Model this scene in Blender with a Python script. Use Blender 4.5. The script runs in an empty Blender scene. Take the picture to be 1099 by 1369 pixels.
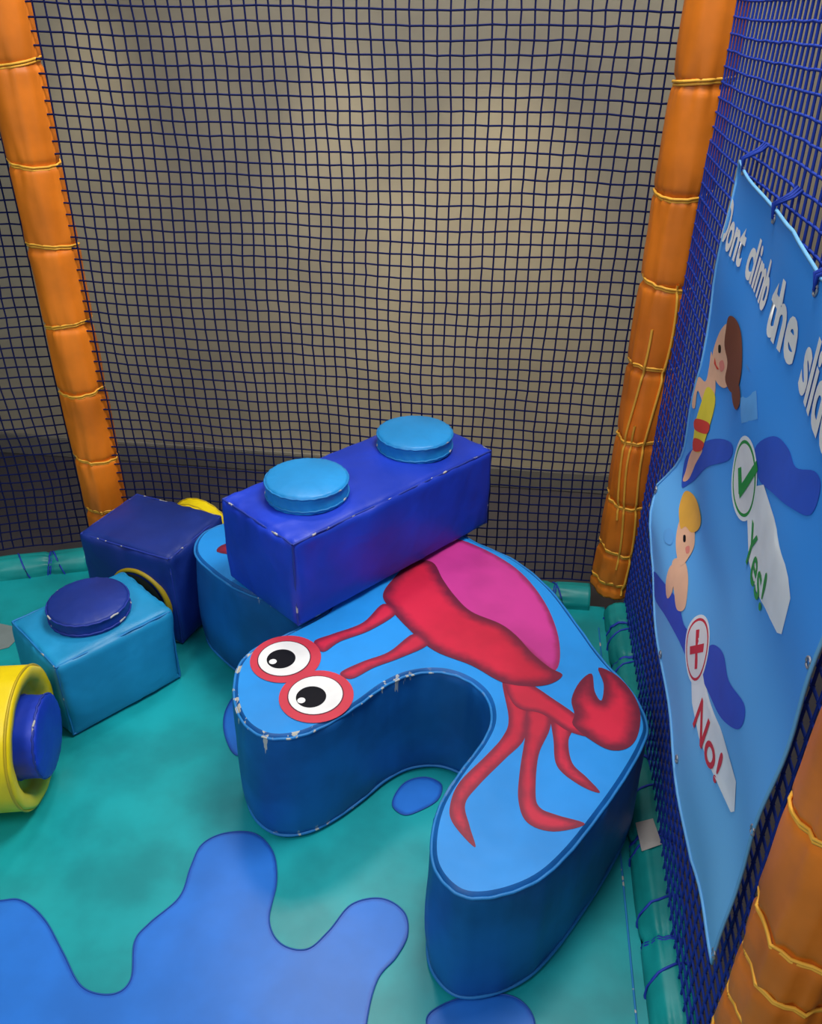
import bpy, bmesh, math, random
from mathutils import Vector, Matrix, noise
from mathutils.geometry import delaunay_2d_cdt
random.seed(4)
SC=bpy.context.scene
COL=SC.collection
try:
    SC.view_settings.view_transform='Standard'; SC.view_settings.look='None'
except Exception: pass

# ------------------------------------------------------------ camera & survey
F=1150.0; TH=math.radians(31.5); PS=math.radians(6.8); RO=math.radians(0.61); H=1.7
fwd=Vector((-math.sin(PS)*math.cos(TH), math.cos(PS)*math.cos(TH), -math.sin(TH)))
r0=Vector((math.cos(PS),math.sin(PS),0)); u0=r0.cross(fwd)
r=r0*math.cos(RO)+u0*math.sin(RO); u=-r0*math.sin(RO)+u0*math.cos(RO)
C=Vector((0,0,H))
cam=bpy.data.cameras.new('camera'); co=bpy.data.objects.new('camera',cam); COL.objects.link(co)
m=Matrix((r,u,-fwd)).transposed().to_4x4(); m.translation=C; co.matrix_world=m
cam.sensor_fit='VERTICAL'; cam.sensor_height=36; cam.lens=36*F/1369; cam.clip_start=.02
SC.camera=co
# photogrammetric survey helpers: traced outlines -> metres on the real surface they lie on
def ray(px,py): return fwd+r*((px-549.5)/F)+u*((684.5-py)/F)
def Z(p,z):
    d=ray(*p); t=(z-H)/d.z; q=C+d*t; return (q.x,q.y)
def ZZ(pts,z): return [Z(p,z) for p in pts]
def ss(a,b,x):
    t=max(0,min(1,(x-a)/(b-a))); return t*t*(3-2*t)
def ban(Y,z):
    w=.004*math.sin(Y*19+z*4)+.003*math.sin(z*23-Y*7)
    return .384-.045*(1-ss(.68,.84,z))*ss(.85,1.7,Y)+w
def XP(p):
    d=ray(*p); X=.38
    for i in range(40):
        t=X/d.x; q=C+d*t; X=.5*X+.5*ban(q.y,q.z)
    return (q.y,q.z)
def BB(pts): return [XP(p) for p in pts]

# ------------------------------------------------------------ materials
def lin(h):
    h=h.lstrip('#'); v=[int(h[i:i+2],16)/255 for i in (0,2,4)]
    return tuple([(c/12.92 if c<=.04045 else ((c+.055)/1.055)**2.4) for c in v]+[1])
def newmat(name):
    m=bpy.data.materials.new(name); m.use_nodes=True; nt=m.node_tree
    return m,nt,nt.nodes['Principled BSDF']
def N(nt,t,**k):
    n=nt.nodes.new(t)
    for a,b in k.items():
        if a in n.inputs: n.inputs[a].default_value=b
        else: setattr(n,a,b)
    return n
def mixc(nt,fac,a,b):
    n=nt.nodes.new('ShaderNodeMix'); n.data_type='RGBA'
    for s,v in ((0,fac),(6,a),(7,b)):
        if isinstance(v,bpy.types.NodeSocket): nt.links.new(v,n.inputs[s])
        else: n.inputs[s].default_value=v
    return n.outputs[2]
def ramp(nt,val,a,b,lo=0,hi=1):
    n=nt.nodes.new('ShaderNodeMapRange'); n.interpolation_type='SMOOTHSTEP'
    n.inputs[1].default_value=a;n.inputs[2].default_value=b;n.inputs[3].default_value=lo;n.inputs[4].default_value=hi
    nt.links.new(val,n.inputs[0]); return n.outputs[0]
def math_(nt,op,a,b=0):
    n=nt.nodes.new('ShaderNodeMath'); n.operation=op
    for i,v in enumerate((a,b)):
        if isinstance(v,bpy.types.NodeSocket): nt.links.new(v,n.inputs[i])
        else: n.inputs[i].default_value=v
    return n.outputs[0]
def vinyl(name,col,rough=.33,bump=.25,var=.12,edge=None,edgew=.02,scale=9,scuff=None,spec=.45,stretch=1):
    m,nt,b=newmat(name)
    tc=N(nt,'ShaderNodeTexCoord')
    n1=N(nt,'ShaderNodeTexNoise'); n1.inputs['Scale'].default_value=5; n1.inputs['Detail'].default_value=4
    nt.links.new(tc.outputs['Object'],n1.inputs['Vector'])
    c=lin(col); dk=tuple([x*(1-2.2*var) for x in c[:3]]+[1]); lt=tuple([min(1,x*(1+var)) for x in c[:3]]+[1])
    out=mixc(nt,ramp(nt,n1.outputs['Fac'],.3,.7),dk,lt)
    if edge:
        at=N(nt,'ShaderNodeAttribute'); at.attribute_name='edge'
        n3=N(nt,'ShaderNodeTexNoise'); n3.inputs['Scale'].default_value=30
        nt.links.new(tc.outputs['Object'],n3.inputs['Vector'])
        v=math_(nt,'ADD',at.outputs['Fac'],math_(nt,'MULTIPLY',math_(nt,'SUBTRACT',n3.outputs['Fac'],.5),edgew*.6))
        out=mixc(nt,ramp(nt,v,edgew*.1,edgew),lin(edge),out)
    if scuff:
        geo=N(nt,'ShaderNodeNewGeometry'); sx=N(nt,'ShaderNodeSeparateXYZ'); nt.links.new(geo.outputs['Position'],sx.inputs[0])
        mp=N(nt,'ShaderNodeMapping'); mp.inputs['Scale'].default_value=(1,1,.20); nt.links.new(geo.outputs['Position'],mp.inputs[0])
        n4=N(nt,'ShaderNodeTexNoise'); n4.inputs['Scale'].default_value=42; n4.inputs['Detail'].default_value=3; nt.links.new(mp.outputs[0],n4.inputs['Vector'])
        vm=nt.nodes.new('ShaderNodeVectorMath'); vm.operation='DISTANCE'; vm.inputs[1].default_value=(scuff[0],scuff[1],.33)
        nt.links.new(geo.outputs['Position'],vm.inputs[0])
        near=ramp(nt,vm.outputs['Value'],scuff[2]*.6,scuff[2],1,0)
        sep=N(nt,'ShaderNodeSeparateXYZ'); nt.links.new(geo.outputs['Normal'],sep.inputs[0])
        notflat=ramp(nt,sep.outputs[2],.93,.99,1,0)
        zz=math_(nt,'ADD',ramp(nt,sx.outputs[2],.24,.33,0,.185),ramp(nt,sx.outputs[2],.0,.05,.13,0))
        thr=math_(nt,'ADD',n4.outputs['Fac'],zz)
        f=math_(nt,'MULTIPLY',math_(nt,'MULTIPLY',ramp(nt,thr,.745,.765),near),notflat)
        out=mixc(nt,f,out,lin('#c4c2b6'))
    nt.links.new(out,b.inputs['Base Color'])
    b.inputs['Roughness'].default_value=rough
    b.inputs['Specular IOR Level'].default_value=spec
    mp2=N(nt,'ShaderNodeMapping'); mp2.inputs['Scale'].default_value=(1,1,stretch); nt.links.new(tc.outputs['Object'],mp2.inputs[0])
    n2=N(nt,'ShaderNodeTexNoise'); n2.inputs['Scale'].default_value=scale; n2.inputs['Detail'].default_value=2; n2.inputs['Distortion'].default_value=.4
    nt.links.new(mp2.outputs[0],n2.inputs['Vector'])
    bp=N(nt,'ShaderNodeBump'); bp.inputs['Strength'].default_value=bump; bp.inputs['Distance'].default_value=.03
    nt.links.new(n2.outputs['Fac'],bp.inputs['Height']); nt.links.new(bp.outputs[0],b.inputs['Normal'])
    return m
def plain(name,col,rough=.6,metal=0,worn=0,spec=.5):
    m,nt,b=newmat(name)
    tc=N(nt,'ShaderNodeTexCoord'); n=N(nt,'ShaderNodeTexNoise'); n.inputs['Scale'].default_value=20
    nt.links.new(tc.outputs['Object'],n.inputs['Vector'])
    c=lin(col); out=mixc(nt,n.outputs['Fac'],tuple([x*.85 for x in c[:3]]+[1]),tuple([min(1,x*1.1) for x in c[:3]]+[1]))
    if worn:
        n2=N(nt,'ShaderNodeTexNoise'); n2.inputs['Scale'].default_value=26; n2.inputs['Detail'].default_value=3
        nt.links.new(tc.outputs['Object'],n2.inputs['Vector'])
        out=mixc(nt,ramp(nt,n2.outputs['Fac'],worn,worn+.03),out,lin('#bdbbb4'))
    nt.links.new(out,b.inputs['Base Color']); b.inputs['Roughness'].default_value=rough; b.inputs['Metallic'].default_value=metal
    b.inputs['Specular IOR Level'].default_value=spec
    return m

# ------------------------------------------------------------ mesh helpers
def mkobj(name,verts,faces,mat=None,smooth=True,parent=None,attr=None):
    me=bpy.data.meshes.new(name); me.from_pydata([tuple(v) for v in verts],[],faces); me.update()
    if smooth:
        for p in me.polygons: p.use_smooth=True
    if mat: me.materials.append(mat)
    if attr:
        a=me.attributes.new('edge','FLOAT','POINT')
        for i,v in enumerate(attr): a.data[i].value=v
    o=bpy.data.objects.new(name,me); COL.objects.link(o)
    if parent: o.parent=parent
    return o
def empty(name,loc=(0,0,0),rz=0):
    e=bpy.data.objects.new(name,None); COL.objects.link(e); e.location=loc; e.rotation_euler=(0,0,rz); e.empty_display_size=.05
    return e
def catmull(p,n=6):
    out=[]; L=len(p)
    for i in range(L):
        a,b,c,d=[Vector(p[(i+k)%L]) for k in (-1,0,1,2)]
        for j in range(n):
            t=j/n
            out.append(.5*((2*b)+(c-a)*t+(2*a-5*b+4*c-d)*t*t+(3*b-a-3*c+d)*t**3))
    return out
def inside(p,poly):
    x,y=p; c=False; j=len(poly)-1
    for i in range(len(poly)):
        xi,yi=poly[i]; xj,yj=poly[j]
        if (yi>y)!=(yj>y) and x<(xj-xi)*(y-yi)/(yj-yi)+xi: c=not c
        j=i
    return c
def dist(p,poly):
    best=9; px,py=p; n=len(poly)
    for i in range(n):
        ax,ay=poly[i]; bx,by=poly[(i+1)%n]
        dx,dy=bx-ax,by-ay; l=dx*dx+dy*dy
        t=0 if l==0 else max(0,min(1,((px-ax)*dx+(py-ay)*dy)/l))
        d=(px-ax-t*dx)**2+(py-ay-t*dy)**2
        if d<best: best=d
    return math.sqrt(best)
def fill2d(poly,step):
    poly=[(float(a[0]),float(a[1])) for a in poly]
    xs=[a[0] for a in poly]; ys=[a[1] for a in poly]
    pts=[Vector(a) for a in poly]; n=len(pts)
    x=min(xs)
    k=0
    while x<max(xs):
        y=min(ys)+(step*.5 if k%2 else 0)
        while y<max(ys):
            if inside((x,y),poly) and dist((x,y),poly)>step*.45: pts.append(Vector((x,y)))
            y+=step
        x+=step; k+=1
    res=delaunay_2d_cdt(pts,[],[list(range(n))],1,1e-6)
    v=res[0]; f=[list(t) for t in res[2]]
    d=[dist(q,poly) for q in v]
    return v,f,d
def patch(name,poly,mapper,mat,parent=None,step=.012,sm=6,want=Vector((0,0,1))):
    p=catmull(poly,sm) if sm else [Vector(a) for a in poly]
    v,f,d=fill2d(p,step)
    V=[Vector(mapper(a[0],a[1])) for a in v]
    s=Vector()
    for t in f: s+=(V[t[1]]-V[t[0]]).cross(V[t[2]]-V[t[0]])
    if s.dot(want)<0: f=[t[::-1] for t in f]
    return mkobj(name,V,f,mat,True,parent,d)
def circ(cx,cy,R,n=40,ry=None,rot=0):
    ry=ry or R; o=[]
    for i in range(n):
        a=2*math.pi*i/n; x=R*math.cos(a); y=ry*math.sin(a)
        o.append((cx+x*math.cos(rot)-y*math.sin(rot),cy+x*math.sin(rot)+y*math.cos(rot)))
    return o
def tubes(name,lines,rad,mat,parent=None,sides=5,closed=False):
    V=[];Fc=[]
    for L in lines:
        L=[Vector(p) for p in L]; n=len(L); base=len(V)
        for i,p in enumerate(L):
            a=L[(i-1)%n] if (closed or i>0) else L[i]; b=L[(i+1)%n] if (closed or i<n-1) else L[i]
            t=(b-a).normalized() if (b-a).length>1e-9 else Vector((0,0,1))
            ref=Vector((0,0,1)) if abs(t.z)<.8 else Vector((0,1,0))
            e1=t.cross(ref).normalized(); e2=t.cross(e1)
            for k in range(sides):
                an=2*math.pi*k/sides
                V.append(p+(e1*math.cos(an)+e2*math.sin(an))*rad)
        for i in range(n if closed else n-1):
            for k in range(sides):
                a=base+i*sides+k; b=base+i*sides+(k+1)%sides
                c=base+((i+1)%n)*sides+(k+1)%sides; d=base+((i+1)%n)*sides+k
                Fc.append((a,d,c,b))
    return mkobj(name,V,Fc,mat,True,parent)
def lathe(name,prof,mat,parent=None,mw=None,segs=64,pucker=0,freq=18):
    V=[];Fc=[];n=len(prof)
    for i in range(segs):
        a=2*math.pi*i/segs
        for j,(R,z) in enumerate(prof):
            rr=R
            if pucker and R>.02:
                rr=R+pucker*(noise.noise(Vector((math.cos(a)*freq/6,math.sin(a)*freq/6,z*30)))+.5*math.sin(a*freq+z*120))
            V.append(Vector((rr*math.cos(a),rr*math.sin(a),z)))
    for i in range(segs):
        for j in range(n-1):
            a=i*n+j;b=((i+1)%segs)*n+j
            Fc.append((a,b,b+1,a+1))
    o=mkobj(name,V,Fc,mat,True,parent)
    bm=bmesh.new(); bm.from_mesh(o.data); bmesh.ops.remove_doubles(bm,verts=bm.verts,dist=1e-5)
    bmesh.ops.recalc_face_normals(bm,faces=bm.faces); bm.to_mesh(o.data); bm.free()
    if mw is not None: o.matrix_local=mw
    return o
def softbox(name,dx,dy,dz,mat,parent,seam,rr=.020,puff=.014,wr=.0044,seed=0,n=30):
    """upholstered foam block, origin at its bottom centre"""
    hx,hy,hz=dx/2,dy/2,dz/2
    def t(i):
        a=i/n; s=.5-.5*math.cos(math.pi*a); return -1+2*(.45*a+.55*s)
    idx={};V=[];Fc=[]
    def vert(q):
        key=tuple(round(c,5) for c in q)
        if key in idx: return idx[key]
        p=Vector((q[0]*hx,q[1]*hy,q[2]*hz))
        qq=Vector((max(-hx+rr,min(hx-rr,p.x)),max(-hy+rr,min(hy-rr,p.y)),max(-hz+rr,min(hz-rr,p.z))))
        d=(p-qq); nn=d.normalized() if d.length>1e-6 else Vector((0,0,1))
        out=qq+nn*rr
        a=[1-abs(c)**2.2 for c in q]
        mx=max(range(3),key=lambda k:abs(q[k]))
        o1,o2=[k for k in range(3) if k!=mx]
        pf=puff*a[o1]*a[o2]
        if q[2]<-.99: pf=0
        out+=nn*pf
        e=1-min(a[o1],a[o2])
        # gathers run away from the nearest seam
        if mx==2: s=noise.noise(Vector((out.x*30+seed,out.y*30,3)))
        else: s=noise.noise(Vector((out.x*34+seed,out.y*34,out.z*10)))
        s2=noise.noise(Vector((out.x*9,out.y*9+seed,out.z*9)))
        k=(.12+e*e) if mx!=2 else (.05+.6*e*e)
        if q[2]>-.9: out+=nn*(wr*s*k*1.4+wr*1.2*s2)
        out.z+=hz
        out.z=max(out.z,0)
        idx[key]=len(V); V.append(out); return idx[key]
    for ax in range(3):
        for sg in (-1,1):
            b,c=[k for k in range(3) if k!=ax]
            for i in range(n):
                for j in range(n):
                    qs=[]
                    for (ii,jj) in ((i,j),(i+1,j),(i+1,j+1),(i,j+1)):
                        q=[0,0,0]; q[ax]=sg; q[b]=t(ii); q[c]=t(jj); qs.append(vert(q))
                    Fc.append(qs)
    o=mkobj(name,V,Fc,mat,True,parent)
    bm=bmesh.new(); bm.from_mesh(o.data); bmesh.ops.recalc_face_normals(bm,faces=bm.faces); bm.to_mesh(o.data); bm.free()
    k=rr*.30; L=[]
    def ln(a,b):
        a=Vector(a);b=Vector(b); pts=[]
        for i in range(37):
            p=a.lerp(b,i/36); w=noise.noise_vector(p*30+Vector((seed,0,0)))*.0016
            pts.append(p+w)
        L.append(pts)
    X,Y,T,Bt=hx-k,hy-k,dz-k,k
    for sx in (-1,1):
        for sy in (-1,1): ln((sx*X,sy*Y,Bt),(sx*X,sy*Y,T))
    for z in (Bt+.002,T):
        for s in (-1,1):
            ln((-X,s*Y,z),(X,s*Y,z)); ln((s*X,-Y,z),(s*X,Y,z))
    tubes(name+'_piping',L,.0028,seam,parent,6)
    return o
def stud(name,R,h,mat,seam,parent,loc,rot=None,puck=.0018):
    prof=[(R*.995,-.004),(R*1.0,.004),(R*.985,h*.3),(R*.98,h*.6),(R*1.0,h-.008),(R*.985,h-.002),(R*.93,h+.001),(R*.6,h+.005),(R*.25,h+.007),(0.0001,h+.007)]
    mw=Matrix.Translation(loc) @ (rot.to_4x4() if rot else Matrix.Identity(4))
    o=lathe(name,prof,mat,parent,mw,96,puck,22)
    for zz in (.004,h-.006):
        q=tubes(name+'_piping',[[(R*1.0*math.cos(2*math.pi*i/64),R*math.sin(2*math.pi*i/64),zz+.0012*math.sin(i*2.3)) for i in range(64)]],.0026,seam,parent,6,True)
        q.matrix_local=mw
    return o
def padtube(name,p0,p1,R,ties,mat,cordmat,corr=.0022,seed=0,pinch=.16,extra=None,step=.008,seamcord=False,lump=1):
    p0=Vector(p0);p1=Vector(p1); ax=(p1-p0); L=ax.length; ax.normalize()
    ref=Vector((0,0,1)) if abs(ax.z)<.8 else Vector((0,1,0))
    e1=ax.cross(ref).normalized(); e2=ax.cross(e1)
    g=empty(name)
    n=int(L/step); S=48; V=[];Fc=[]
    def rad(s,a):
        q=R
        near=9
        for t in ties:
            q-=R*pinch*math.exp(-((s-t)/.010)**2)+R*pinch*.25*math.exp(-((s-t)/.035)**2); near=min(near,abs(s-t))
        w=noise.noise(Vector((math.cos(a)*1.6+seed,math.sin(a)*1.6,s*3)))*.07*R
        w+=lump*R*.13*math.exp(-(near/.05)**2)*noise.noise(Vector((math.cos(a)*4.5,math.sin(a)*4.5+seed,s*3)))
        w+=lump*R*.07*noise.noise(Vector((math.cos(a)*3.5,math.sin(a)*3.5+seed,s*2.2+7)))
        return q+w
    for i in range(n+1):
        s=L*i/n; c=p0+ax*s
        for k in range(S):
            a=2*math.pi*k/S; V.append(c+(e1*math.cos(a)+e2*math.sin(a))*rad(s,a))
    for i in range(n):
        for k in range(S): Fc.append((i*S+k,i*S+(k+1)%S,(i+1)*S+(k+1)%S,(i+1)*S+k))
    Fc.append(list(range(S))[::-1]); Fc.append([n*S+k for k in range(S)])
    mkobj('foam_sleeve',V,Fc,mat,True,g)
    lines=[]
    for j,t in enumerate(ties):
        for w in (0,.007):
            lines.append([p0+ax*(t+w+.010*math.sin(a+j*1.7))+(e1*math.cos(a)+e2*math.sin(a))*(rad(t+w,a)+corr*.8) for a in [2*math.pi*k/32 for k in range(33)]])
    if seamcord:
        for a0,s0,s1 in seamcord:
            pts=[]; m_=int((s1-s0)/.01)
            for i in range(m_+1):
                s=s0+(s1-s0)*i/m_; a=a0+.16*math.sin(s*9)
                pts.append(p0+ax*s+(e1*math.cos(a)+e2*math.sin(a))*(rad(s,a)+corr))
            lines.append(pts)
    if extra: lines+=extra(p0,ax,e1,e2,rad)
    tubes('lashing_cord',lines,corr,cordmat,g,6)
    return g

# ------------------------------------------------------------ material set
M_teal=vinyl('vinyl_teal','#16a2a6',.34,.12,.12,scale=3,spec=.45)
M_tealt=vinyl('vinyl_teal_tube','#129694',.45,.2,.15)
M_splash=vinyl('vinyl_splash_blue','#2678d8',.36,.10,.08,edge='#1858b8',edgew=.010,scale=3,spec=.45)
M_crab=vinyl('vinyl_sky_blue','#2092e4',.45,.10,.07,scuff=(-.5,1.40,.42),scale=6)
M_crabside=vinyl('vinyl_blue_shaded','#1062ac',.5,.16,.16,scuff=(-.5,1.40,.42),stretch=.4)  # crab side faces: shade under overhead light put into a darker blue
M_crabpipe=vinyl('vinyl_blue_piping','#2280c8',.5,.1,.1,scuff=(-.45,1.40,.5))
M_red=vinyl('print_red','#d02040',.45,.08,.10,edge='#6e1834',edgew=.040,scale=6)
M_redleg=vinyl('print_red_limb','#ce2442',.45,.08,.10,edge='#801c38',edgew=.018,scale=6)
M_redeye=plain('print_red_eye','#cc3446',.5)
M_pink=vinyl('print_pink','#cc3a92',.45,.08,.08,edge='#9a2860',edgew=.020,scale=6)
M_white=plain('print_white','#eeeeea',.5)
M_black=plain('print_black','#0a0a10',.5,spec=.2)
M_royal=vinyl('vinyl_royal_blue','#1a3ec4',.45,.2,.10)
M_navy=vinyl('vinyl_navy','#16348e',.5,.2,.12)
M_stud=vinyl('vinyl_light_blue','#2090d4',.45,.12,.08)
M_lblk=vinyl('vinyl_cyan','#2098ce',.46,.2,.08)
M_pipeN=plain('piping_navy','#20389c',.55,worn=.61)
M_pipeB=plain('piping_blue','#1c7fc0',.55,worn=.65)
M_yel=vinyl('vinyl_yellow','#f4d808',.42,.15,.06)
M_pipeY=plain('piping_yellow','#c9ac10',.5)
M_or=vinyl('vinyl_orange','#f0821c',.5,.26,.12,scale=8,stretch=.3,spec=.4)
M_corY=plain('cord_orange','#ffb83c',.65)
M_corB=plain('cord_blue','#1a3cb4',.6)
M_netb=plain('net_cord_navy','#0c1648',.8,spec=.15)
M_netr=plain('net_cord_blue','#1a3aa0',.7,spec=.3)
M_metal=plain('grommet_metal','#9fa3aa',.5,.6)

# ------------------------------------------------------------ room
def wallmat():
    m,nt,b=newmat('wall_plaster')
    tc=N(nt,'ShaderNodeTexCoord'); mp=N(nt,'ShaderNodeMapping'); mp.inputs['Scale'].default_value=(1,1,1.2)
    nt.links.new(tc.outputs['Object'],mp.inputs[0])
    n=N(nt,'ShaderNodeTexNoise'); n.inputs['Scale'].default_value=5; n.inputs['Detail'].default_value=6; nt.links.new(mp.outputs[0],n.inputs['Vector'])
    o=mixc(nt,ramp(nt,n.outputs['Fac'],.2,.8),lin('#a29984'),lin('#b0a68e'))
    nt.links.new(o,b.inputs['Base Color']); b.inputs['Roughness'].default_value=.7
    return m
M_wall=wallmat()
M_floor=plain('floor_dark_carpet','#3e3a3e',.7)
M_dark=plain('wall_dark_paint','#2a2c36',.7)
M_trim=plain('trim_grey','#77746c',.6)
def box(name,x0,x1,y0,y1,z0,z1,mat,parent=None,bev=.0):
    bm=bmesh.new(); bmesh.ops.create_cube(bm,size=1)
    for v in bm.verts: v.co=Vector(((x0+x1)/2+v.co.x*(x1-x0),(y0+y1)/2+v.co.y*(y1-y0),(z0+z1)/2+v.co.z*(z1-z0)))
    if bev: bmesh.ops.bevel(bm,geom=bm.edges[:],offset=bev,segments=2,affect='EDGES')
    me=bpy.data.meshes.new(name); bm.to_mesh(me); bm.free(); me.materials.append(mat)
    o=bpy.data.objects.new(name,me); COL.objects.link(o)
    if parent: o.parent=parent
    return o
box('floor',-4.2,2.2,-1.5,3.3,-.15,-.06,M_floor)
box('wall_back',-4.2,2.2,3.12,3.25,-.06,3.0,M_wall)
box('wall_right',1.5,1.62,-1.5,3.12,-.06,3.0,M_dark)
box('wall_left',-4.0,-3.88,-1.5,3.12,-.06,3.0,M_dark)
box('baseboard_back',-3.88,1.5,3.095,3.12,-.06,.03,M_trim,bev=.004)

# ------------------------------------------------------------ play floor
mat_out=[(-1.36,2.26),(.36,2.26),(.36,-.6),(-2.9,-.6),(-2.9,1.70)]
g=empty('play_floor_mat')
top=[Vector((a,b,0)) for a,b in mat_out]; bot=[Vector((a,b,-.06)) for a,b in mat_out]
n=len(top); mkobj('mat_pad',top+bot,[list(range(n))[::-1]]+[list(range(n,2*n))]+[(i,(i+1)%n,n+(i+1)%n,n+i) for i in range(n)],M_teal,False,g)
fl=lambda z:(lambda x,y:(x,y,z))
splash_pts=[(-60,1215),(0,1205),(30,1205),(60,1230),(85,1275),(110,1320),(150,1330),(175,1310),(180,1260),(200,1235),(240,1200),(255,1160),(270,1130),(300,1115),(340,1115),(365,1140),(370,1180),(360,1230),(375,1262),(410,1270),(440,1245),(470,1210),(510,1202),(540,1220),(545,1250),(530,1280),(505,1310),(490,1369),(480,1480),(300,1560),(100,1560),(-80,1500)]
patch('water_splash',ZZ(splash_pts,0),fl(.002),M_splash,g,.03)
M_stitch=plain('stitch_blue','#1552a8',.6)
tubes('splash_seam',[[Vector((p[0],p[1],.0025)) for p in catmull(ZZ(splash_pts,0),8)]],.0016,M_stitch,g,5,True)
for P in ([(525,1078),(530,1060),(545,1045),(570,1040),(590,1050),(585,1070),(560,1085),(540,1090)],[(300,980),(302,950),(320,930),(350,960),(340,1000),(315,1010)],[(570,1369),(590,1345),(640,1330),(690,1335),(715,1369),(700,1420),(600,1420)]):
    patch('water_drop',ZZ(P,0),fl(.002),M_splash,g,.02)
    tubes('drop_seam',[[Vector((p[0],p[1],.0025)) for p in catmull(ZZ(P,0),8)]],.0016,M_stitch,g,5,True)
patch('grey_patch',ZZ([(-10,832),(18,838),(28,850),(12,866),(-10,872)],0),fl(.002),plain('mat_grey','#7d8a88',.7),g,.02,sm=0)  # small grey patch on the mat
tubes('mat_joint',[[(.335,-.5+i*.05,.001) for i in range(54)]],.0025,M_pipeB,g)

# ------------------------------------------------------------ border tubes
def spiral(lo,hi,pitch,ph=0):
    def f(p0,ax,e1,e2,rad):
        pts=[]; s=lo
        while s<hi:
            a=2*math.pi*(s-lo)/pitch+ph
            pts.append(p0+ax*s+(e1*math.cos(a)+e2*math.sin(a))*(rad(s,a)+.002)); s+=.008
        return [pts]
    return f
padtube('padded_border_tube',(-1.33,2.285,.005),(.31,2.285,.005),.052,[.12,.32,.55,.78,1.02,1.28,1.52],M_tealt,M_corB,.0025,1,.12,spiral(0.02,1.6,.11))
gt=padtube('padded_border_tube',(.405,2.22,.005),(.405,.83,.005),.050,[.1,.25,.43,.63,.87,1.11,1.30],M_tealt,M_corB,.0028,2,.14,spiral(.02,1.38,.15))
patch('white_sticker',ZZ([(850,1098),(872,1098),(884,1132),(858,1138)],.05),lambda x,y:(x,y,.0085+math.sqrt(max(0,.052**2-(x-.405)**2))),plain('sticker_white','#b9b4ad',.6),gt,.01,sm=0)  # small white sticker on the tube
padtube('padded_border_tube',(-1.38,2.27,.005),(-2.6,1.83,.005),.052,[.12,.3,.5,.7,.9,1.2],M_tealt,M_corB,.0025,3,.14,spiral(.02,1.2,.11))
# ------------------------------------------------------------ posts
tz=[.19,.385,.62,.83,1.06,1.28,1.52,1.76,2.0,2.24]
padtube('padded_post',(-1.315,2.35,-.06),(-1.315,2.33,2.6),.070,[t+.06 for t in tz],M_or,M_corY,.0032,5,.10,step=.006)
padtube('padded_post',(.385,2.305,.055),(.392,2.17,2.6),.069,[t-.055 for t in [.095,.22,.40,.61,.83,1.06,1.28,1.52,1.76,2.0,2.24]],M_or,M_corY,.0036,8,.11,seamcord=[(1.75,.02,1.02),(1.25,.12,.62),(1.0,.3,.9)],step=.006)
padtube('padded_post',(.452,.755,-.06),(.452,.755,2.6),.070,[.10,.20,.30,.40,.50,.60,.70,.9,1.1,1.3],M_or,M_corY,.0026,11,.08,step=.006)

# ------------------------------------------------------------ nets
def net(name,fn,W,Hh,cell,rad,mat,jit,seed,z0=.05):
    nu=int(W/cell); nv=int(Hh/cell); g=[[None]*(nv+1) for _ in range(nu+1)]
    for i in range(nu+1):
        for j in range(nv+1):
            a=i*cell;b=j*cell
            q=noise.noise_vector(Vector((a*1.8+seed,b*1.8,seed)))
            q2=noise.noise_vector(Vector((a*9+seed,b*9,seed)))
            q3=noise.noise_vector(Vector((i*3.7+seed,j*3.7,seed)))
            fx=max(0,min(1,a/.12,(W-a)/.12))
            da=(q.x*jit+q2.x*jit*.14+q3.x*.0020)*(.15+.85*fx); db=(q.y*jit+q2.y*jit*.14+q3.y*.0020)
            g[i][j]=Vector(fn(a+da,z0+b+db,q.z*jit*1.2*fx))
    L=[[g[i][j] for j in range(nv+1)] for i in range(nu+1)]+[[g[i][j] for i in range(nu+1)] for j in range(nv+1)]
    e=empty(name)
    tubes('net_strands',L,rad,mat,e,5)
    V=[];Fc=[];R=rad*1.8
    for i in range(nu+1):
        for j in range(nv+1):
            b=len(V); p=g[i][j]
            for d in ((1,0,0),(-1,0,0),(0,1,0),(0,-1,0),(0,0,1),(0,0,-1)): V.append(p+Vector(d)*R)
            for x in (0,1):
                for y in (2,3):
                    for z in (4,5):
                        t=(b+x,b+y,b+z)
                        Fc.append(t if (x+y+z)%2==0 else t[::-1])
    mkobj('net_knots',V,Fc,mat,True,e)
    return e
net('safety_net',lambda a,b,d:(-1.262+a,2.325+d,b),1.62,2.5,.0315,.0025,M_netb,.020,3)
net('safety_net',lambda a,b,d:(.416+d*.5,2.235-a,b),1.42,2.4,.0315,.0025,M_netr,.016,9)
ca,sa=math.cos(math.radians(20)),math.sin(math.radians(20))
net('safety_net',lambda a,b,d:(-1.395-a*ca+d*sa,2.335-a*sa-d*ca,b),1.15,2.4,.0315,.0025,M_netb,.03,15)

# ------------------------------------------------------------ crab block
g=empty('crab_soft_play_block')
O=ZZ([(312,915),(320,885),(345,862),(385,845),(440,812),(380,805),(325,790),(285,765),(260,738),(270,712),(305,697),(350,688),(430,680),(520,683),(590,700),(640,725),(690,748),(735,785),(770,830),(805,878),(845,922),(866,965),(860,995),(835,1040),(800,1090),(760,1140),(720,1175),(670,1195),(625,1198),(595,1180),(578,1150),(578,1110),(590,1070),(615,1030),(645,990),(657,960),(650,930),(625,908),(590,897),(550,900),(515,915),(480,940),(440,965),(400,982),(360,985),(330,970),(315,945)],.33)
O=catmull(O,6)
area=sum(O[i].x*O[(i+1)%len(O)].y-O[(i+1)%len(O)].x*O[i].y for i in range(len(O)))
if area<0: O=O[::-1]
n=len(O)
nor=[]
for i in range(n):
    t=(O[(i+2)%n]-O[(i-2)%n]); nor.append(Vector((t.y,-t.x)).normalized())
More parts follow.
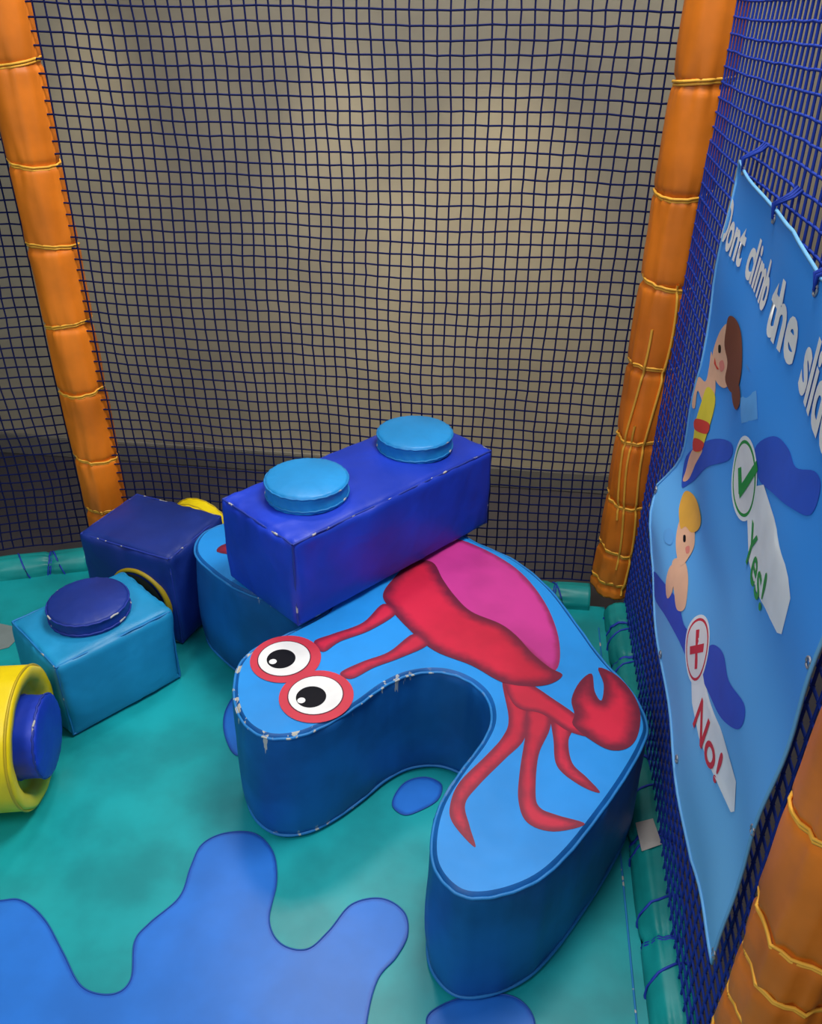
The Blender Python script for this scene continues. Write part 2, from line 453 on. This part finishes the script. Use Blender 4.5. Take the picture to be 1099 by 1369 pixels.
prof=[(-.012,.0),(-.002,.006),(.002,.03),(.004,.07),(.005,.11),(.006,.15),(.005,.19),(.004,.23),(.002,.27),(0,.30),(-.001,.318),(-.005,.326),(-.011,.330)]
V=[];Fc=[]
for k,(o,z) in enumerate(prof):
    for i in range(n):
        p=O[i]; w=0
        if 1<k<11: w=.006*noise.noise(Vector((p.x*12,p.y*12,z*5)))+.004*noise.noise(Vector((p.x*40,p.y*40,z*4)))*(.4+abs(z-.16)*5)
        q=p+nor[i]*(o+w); V.append(Vector((q.x,q.y,z)))
for k in range(len(prof)-1):
    for i in range(n): Fc.append((k*n+i,k*n+(i+1)%n,(k+1)*n+(i+1)%n,(k+1)*n+i))
mkobj('side_skirt',V,Fc,M_crabside,True,g)
ti=[O[i]+nor[i]*(-.011) for i in range(n)]
patch('top_panel',ti,lambda x,y:(x,y,.330),M_crab,g,.03,sm=0)
tubes('rim_piping',[[Vector((O[i].x+nor[i].x*-.001,O[i].y+nor[i].y*-.001,.3235+.001*math.sin(i*1.7))) for i in range(n)]],.0034,M_crabpipe,g,6,True)
tubes('base_piping',[[Vector((O[i].x,O[i].y,.012)) for i in range(n)]],.004,M_crabpipe,g,6,True)
def cr(nm,pts,lv,mat,sm=6,step=.01): patch(nm,ZZ(pts,.33),fl(.330+lv*.0004),mat,g,step,sm)
cr('crab_shell_pink',[(560,735),(600,720),(640,731),(690,760),(725,800),(745,845),(748,885),(735,897),(705,870),(670,845),(630,830),(590,800),(570,765)],1,M_pink)
cr('crab_body_red',[(512,795),(525,775),(550,752),(578,752),(592,775),(608,797),(630,818),(668,834),(690,850),(712,874),(735,893),(752,903),(735,915),(705,918),(670,912),(630,890),(580,870),(545,840),(520,812)],3.4,M_red)
cr('crab_arm',[(675,912),(700,910),(740,935),(772,958),(795,985),(760,978),(725,955),(690,945)],2.6,M_redleg)
cr('crab_leg_a',[(672,905),(680,960),(672,985),(650,1010),(615,1045),(602,1075),(605,1100),(635,1133),(628,1105),(622,1075),(640,1050),(675,1015),(700,990),(706,960),(705,915)],1.2,M_redleg)
cr('crab_leg_b',[(706,945),(702,985),(695,1030),(693,1070),(705,1100),(740,1112),(782,1102),(745,1090),(722,1080),(716,1060),(720,1010),(735,975),(735,950)],1.8,M_redleg)
cr('crab_leg_c',[(738,955),(740,990),(745,1025),(775,1050),(802,1060),(785,1040),(765,1020),(760,990),(768,967)],1.5,M_redleg)
cr('crab_claw',[(791,901),(775,912),(764,935),(768,955),(766,970),(790,990),(815,1003),(838,1001),(852,985),(856,955),(846,928),(825,904),(800,893),(807,915),(804,937),(795,925)],3.2,M_red,4)
cr('crab_claw_far',[(290,738),(302,727),(335,728),(380,745),(390,770),(350,780),(312,758),(322,745)],2,M_red,4)
cr('eye_stalk',[(420,858),(445,848),(485,833),(512,808),(530,820),(495,843),(455,858),(432,872)],4,M_redleg)
cr('eye_stalk',[(455,900),(485,885),(520,872),(553,848),(572,862),(535,880),(500,893),(470,908)],4,M_redleg)
M_ring=plain('print_dark_ring','#5a1a2c',.4)
for (e,wt,bk,hl,kk) in (((382,881),(380,881),(376,882),(365,886),0),((423,931),(422,930),(416,933),(403,938),.5)):
    for nm,p,R,lv,mt in (('eye_red',e,.084,5,M_redeye),('eye_ring',wt,.0635,6,M_ring),('eye_white',wt,.061,7,M_white),('eye_pupil',bk,.034,8,M_black),('eye_glint',hl,.009,9,M_white)):
        x,y=Z(p,.33); patch(nm,circ(x,y,R),fl(.330+(lv+kk)*.0004),mt,g,.02,sm=0)

# ------------------------------------------------------------ foam bricks
g=empty('foam_building_brick',(-.365,1.987,.3375),math.radians(51.2))
softbox('brick_body',.71,.30,.252,M_royal,g,M_pipeN,seed=1,n=38)
for s in (-.19,.19): stud('brick_stud',.105,.045,M_stud,M_pipeB,g,Vector((s,0,.264)))
g=empty('foam_building_brick',(-1.068,1.71,.001),math.radians(52))
softbox('brick_body',.335,.265,.245,M_lblk,g,M_pipeB,seed=5)
stud('brick_stud',.105,.040,M_navy,M_pipeN,g,Vector((0,0,.257)))
g=empty('foam_building_brick',(-1.03,2.07,.001),math.radians(-17))
softbox('brick_body',.33,.265,.315,M_navy,g,M_pipeN,seed=9)
R90=Matrix.Rotation(math.radians(90),3,'X')
lathe('socket_ring',[(.090,-.01),(.091,.006),(.097,.009),(.103,.006),(.106,-.01)],vinyl('vinyl_yellow_lining','#b89c10',.5,.15,.1),g,Matrix.Translation((.045,-.141,.148))@R90.to_4x4(),64)
lathe('socket_shade_disc',[(.0001,.004),(.05,.004),(.090,.006)],plain('recess_shade','#2a2608',.7),g,Matrix.Translation((.045,-.147,.148))@R90.to_4x4(),48)  # flat disc, shade of the hollow painted on in place of a real recess
stud('brick_stud',.12,.05,M_yel,M_pipeY,g,Vector((.04,.138,.190)),Matrix.Rotation(math.radians(-90),3,'X'))
# yellow drum block lying on its side
ax=Vector((.975,.222,0)).normalized()
q=Vector((0,0,1)).rotation_difference(ax).to_matrix()
ex,ey=Z((45,985),.17)
g=empty('foam_drum_block',(ex,ey,.172))
R=.168
mw=q.to_4x4()
lathe('drum_body',[(.0001,-.30),(R*.9,-.30),(R,-.285),(R*1.01,-.15),(R,-.012),(R*.985,0),(R*.95,.004),(R*.80,.0),(R*.74,-.02),(R*.70,-.03),(.0001,-.03)],M_yel,g,mw,80,.0022,14)
for zz in (-.29,-.004):
    t=tubes('drum_piping',[[(R*1.0*math.cos(2*math.pi*i/72),R*math.sin(2*math.pi*i/72),zz) for i in range(72)]],.003,M_pipeY,g,6,True); t.matrix_local=mw
stud('drum_stud',.098,.065,M_royal,M_pipeN,g,ax*(-.028),q)

# ------------------------------------------------------------ banner
g=empty('safety_banner')
bm_=lambda off:(lambda Y,z:(ban(Y,z)-off,Y,z))
WX=Vector((-1,0,0))
def bannermat():
    m,nt,b=newmat('banner_print_blue'); geo=N(nt,'ShaderNodeNewGeometry'); sx=N(nt,'ShaderNodeSeparateXYZ'); nt.links.new(geo.outputs['Position'],sx.inputs[0])
    n=N(nt,'ShaderNodeTexNoise'); n.inputs['Scale'].default_value=3; nt.links.new(geo.outputs['Position'],n.inputs['Vector'])
    v=math_(nt,'ADD',sx.outputs[2],math_(nt,'MULTIPLY',math_(nt,'SUBTRACT',n.outputs['Fac'],.5),.25))
    o=mixc(nt,ramp(nt,v,.40,1.2),lin('#78c6f6'),lin('#3092ec'))
    nt.links.new(o,b.inputs['Base Color']); b.inputs['Roughness'].default_value=.7
    return m
M_ban=bannermat()
edge=BB([(990,215),(972,300),(955,380),(938,490),(916,598),(880,648),(872,740),(880,860),(900,1000),(925,1150),(953,1288)])+[(.835,.6),(.83,1.0),(.83,1.40)]+BB([(1099,372),(1062,310),(1030,272)])
poly=[]
for i in range(len(edge)):
    a=Vector(edge[i]);b=Vector(edge[(i+1)%len(edge)]); k=max(1,int((b-a).length/.03))
    for j in range(k): poly.append(a.lerp(b,j/k))
patch('banner_sheet',poly,bm_(0),M_ban,g,.015,sm=0,want=WX)
tubes('banner_hem',[[Vector(bm_(.001)(p[0],p[1])) for p in poly]],.003,plain('hem_blue','#6aaee0',.6),g,5,True)
M_w=plain('print_wave_blue','#2355c8',.6)
LV=.00025
def bn(nm,pts,lv,mat,sm=5,step=.014,conv=True): patch(nm,BB(pts) if conv else pts,bm_(.0008+LV*lv),mat,g,step,sm,WX)
M_pale=plain('print_pale_blue','#62aef0',.6)  # pale blue ink for the slide streaks and splash of the artwork
bn('printed_slide_streak',[(990,532),(1012,522),(1014,560),(992,566)],.5,M_pale,0)
bn('printed_slide_streak',[(985,470),(1002,492),(1004,498),(985,478)],.5,M_pale,0)
bn('printed_wave',[(912,650),(918,610),(950,588),(978,592),(975,615),(945,625),(925,645)],1,M_w)
bn('printed_wave',[(1010,600),(1035,583),(1055,600),(1065,625),(1090,630),(1098,650),(1085,688),(1060,680),(1035,660),(1015,640)],1,M_w)
bn('printed_wave',[(874,765),(885,775),(905,800),(915,835),(925,850),(922,885),(905,850),(888,820),(875,795)],1,M_w)
bn('printed_wave',[(945,870),(955,862),(968,875),(975,910),(995,940),(995,965),(985,975),(965,960),(950,930),(938,900)],1,M_w)
M_skin=plain('print_skin','#f2bd98',.6); M_hair=plain('print_hair_brown','#7a3b22',.6); M_cheek=plain('print_cheek','#e88a7a',.6)
M_pyel=plain('print_yellow','#f0dc3a',.6); M_pred=plain('print_red2','#e0402f',.6)
bn('printed_arm',[(952,470),(957,500),(956,530),(945,548),(934,522),(930,545),(926,540),(934,505),(944,510),(949,490)],2,M_skin,step=.01)
bn('printed_leg',[(930,598),(922,612),(914,640),(920,642),(930,622),(940,602)],2,M_skin,step=.01)
bn('printed_swimsuit',[(946,518),(955,524),(957,540),(948,575),(938,603),(928,600),(930,570),(938,540)],3,M_pyel,step=.01)
bn('printed_swim_trim',[(931,560),(949,566),(946,580),(930,574)],4,M_pred,step=.01)
bn('printed_swim_trim',[(929,586),(942,592),(938,603),(928,602)],4,M_pred,step=.01)
bn('printed_face',[(976,432),(984,450),(984,495),(972,518),(960,512),(954,492),(955,468),(964,443)],3.5,M_skin,step=.01)
bn('printed_hair',[(976,423),(986,428),(993,452),(993,492),(987,520),(978,524),(971,508),(974,485),(970,462),(972,440)],4.5,M_hair,step=.01)
bn('printed_ponytail',[(980,518),(989,515),(991,535),(986,548),(981,538)],4.5,M_hair,step=.01)
bn('printed_eye',[(962,462),(965,462),(965,471),(962,471)],5,M_black,step=.006)
bn('printed_cheek',[(963,485),(968,482),(970,492),(965,497)],5,M_cheek,step=.006)
bn('printed_mouth',[(957,478),(959,488),(963,494),(960,494),(956,486)],5,M_pred,0,step=.006)
bn('printed_splash',[(888,712),(896,706),(902,716),(898,728),(890,724)],2,M_pale,step=.01)
bn('printed_boy_body',[(900,750),(916,750),(921,775),(917,812),(906,815),(902,790)],2,M_skin,step=.01)
bn('printed_boy_arm',[(904,760),(900,790),(893,800),(891,780),(897,757)],2.5,M_skin,step=.01)
bn('printed_boy_face',[(913,692),(928,696),(930,725),(922,745),(911,756),(905,735),(906,710)],3.5,M_skin,step=.01)
bn('printed_boy_hair',[(917,657),(930,664),(938,690),(936,706),(926,712),(918,704),(911,706),(909,680)],4.5,plain('print_hair_blond','#ecb040',.6),step=.01)
bn('printed_boy_eye',[(915,716),(918,716),(918,724),(915,724)],5,M_black,step=.006)
bn('printed_boy_cheek',[(918,732),(923,730),(923,738),(919,740)],5,M_cheek,step=.006)
M_lab=plain('print_label_white','#f0f4f4',.6); M_green=plain('print_green','#1f9a3c',.6); M_rd=plain('print_label_red','#d8323a',.6)
bn('label_yes',[(1012,650),(1022,648),(1036,692),(1055,772),(1058,800),(1046,848),(1040,846),(1012,790),(1002,750),(1000,690)],1.5,M_lab,0)
bn('label_no',[(925,900),(940,900),(968,985),(985,1045),(983,1085),(978,1086),(950,1025),(935,985),(926,940)],1.5,M_lab,0)
def badge(px,R,col,kind):
    Y,z=XP(px)
    bn('badge_rim',circ(Y,z,R),2.5,M_lab,0,.014,False)
    bn('badge_ring',circ(Y,z,R*.90),3.5,col,0,.014,False)
    bn('badge_face',circ(Y,z,R*.82),4.5,M_white,0,.014,False)
    def stroke(a,b,w):
        a=Vector(a);b=Vector(b); t=(b-a).normalized(); nn=Vector((-t.y,t.x))*w
        bn('badge_mark',[a+nn+Vector((Y,z)),b+nn+Vector((Y,z)),b-nn+Vector((Y,z)),a-nn+Vector((Y,z))],5.6,col,0,.012,False)
    if kind: stroke((R*.45,R*.05),(R*.08,-R*.45),R*.13); stroke((R*.16,-R*.5),(-R*.75,R*.75),R*.13)
    else: stroke((R*.4,R*.4),(-R*.4,-R*.4),R*.12); stroke((R*.4,-R*.4),(-R*.4,R*.4),R*.12)
badge((997,640),.068,M_green,True); badge((933,868),.062,M_rd,False)
def text(nm,s,Y0,z0,size,mat,rot=0,bold=.0,wscale=1,lv=5):
    c=bpy.data.curves.new(nm,'FONT'); c.body=s; c.size=size; c.offset=bold; c.resolution_u=4
    o=bpy.data.objects.new(nm,c); COL.objects.link(o)
    bpy.context.view_layer.update()
    me=bpy.data.meshes.new_from_object(o.evaluated_get(bpy.context.evaluated_depsgraph_get()))
    bpy.data.objects.remove(o)
    bm=bmesh.new(); bm.from_mesh(me); bmesh.ops.triangulate(bm,faces=bm.faces)
    for v in bm.verts:
        x=v.co.x*wscale; y=v.co.y; a=x*math.cos(rot)-y*math.sin(rot); b=x*math.sin(rot)+y*math.cos(rot)
        Y=Y0-a; z=z0+b; v.co=Vector(bm_(.0008+LV*lv)(Y,z))
    bmesh.ops.remove_doubles(bm,verts=bm.verts,dist=1e-5)
    for f in bm.faces:
        f.normal_update()
        if f.normal.x>0: f.normal_flip()
    bm.to_mesh(me); bm.free(); me.materials.clear(); me.materials.append(mat)
    q=bpy.data.objects.new(nm,me); COL.objects.link(q); q.parent=g
text('slogan_text','Dont',1.728,1.300,.100,M_white,-.05,.0030,.84)
text('slogan_text','climb',1.520,1.288,.100,M_white,-.08,.0030,.80)
text('slogan_text','the',1.315,1.262,.125,M_white,-.05,.0038,.84)
text('slogan_text','slide',1.14,1.245,.125,M_white,-.09,.0038,.84)
Yy,zz=XP((1003,715)); text('yes_text','Yes!',Yy,zz-.035,.09,M_green,0,.0008)
Yy,zz=XP((934,945)); text('no_text','No!',Yy,zz-.035,.09,M_rd,0,.0012)
L=[]
gro=[XP(p) for p in ((995,228),(1036,292),(1092,388),(1083,886),(1008,1110),(956,1275),(884,875),(906,1015),(878,655))]
for (Y,z) in gro:
    t=tubes('grommet',[[Vector((ban(Y,z)-.002,Y+.007*math.cos(a),z+.007*math.sin(a))) for a in [2*math.pi*i/16 for i in range(16)]]],.0018,M_metal,g,6,True)
    if z>1.2:
        for k in range(3):
            L.append([Vector((ban(Y,z)-.003,Y,z)),Vector((ban(Y,z)-.006,Y+.006*(k-1),z+.02)),Vector((.405,Y+.012*(k-1),z+.035)),Vector((.414,Y+.014*(k-1),z+.045))])
tubes('banner_tie_cord',L,.0026,M_netr,g,6)

# ------------------------------------------------------------ lights
def area(name,loc,tgt,size,en,col,spread=None):
    l=bpy.data.lights.new(name,'AREA'); l.energy=en; l.size=size; l.color=col
    if spread: l.spread=math.radians(spread)
    o=bpy.data.objects.new(name,l); COL.objects.link(o); o.location=loc
    o.rotation_euler=(Vector(tgt)-Vector(loc)).to_track_quat('-Z','Y').to_euler(); return o
def spot(name,loc,tgt,en,ang,col,blend=.9,rad=.05):
    l=bpy.data.lights.new(name,'SPOT'); l.energy=en; l.spot_size=math.radians(ang); l.spot_blend=blend; l.color=col; l.shadow_soft_size=rad
    o=bpy.data.objects.new(name,l); COL.objects.link(o); o.location=loc
    o.rotation_euler=(Vector(tgt)-Vector(loc)).to_track_quat('-Z','Y').to_euler(); return o
area('ceiling_light_key',(.30,1.65,2.95),(-.45,1.4,0),.8,54,(1,.98,.94))
area('ceiling_light_front',(-1.2,-.4,2.9),(-.3,1.6,.3),.9,27,(.98,.98,1))
area('ceiling_light_rear',(-.75,2.6,2.9),(-.8,1.9,0),.35,5,(1,.96,.9),70)
spot('wall_spot_a',(-1.42,2.75,2.4),(-1.5,3.12,.95),44,26,(1,.88,.66))
spot('wall_spot_b',(-.62,2.6,2.4),(-.6,3.12,.6),60,32,(1,.88,.66))
spot('wall_spot_c',(.0,2.5,2.3),(-.15,3.12,.15),90,44,(1,.87,.62))
w=bpy.data.worlds.new('world'); SC.world=w; w.use_nodes=True
w.node_tree.nodes['Background'].inputs[0].default_value=(.74,.76,.84,1); w.node_tree.nodes['Background'].inputs[1].default_value=.46
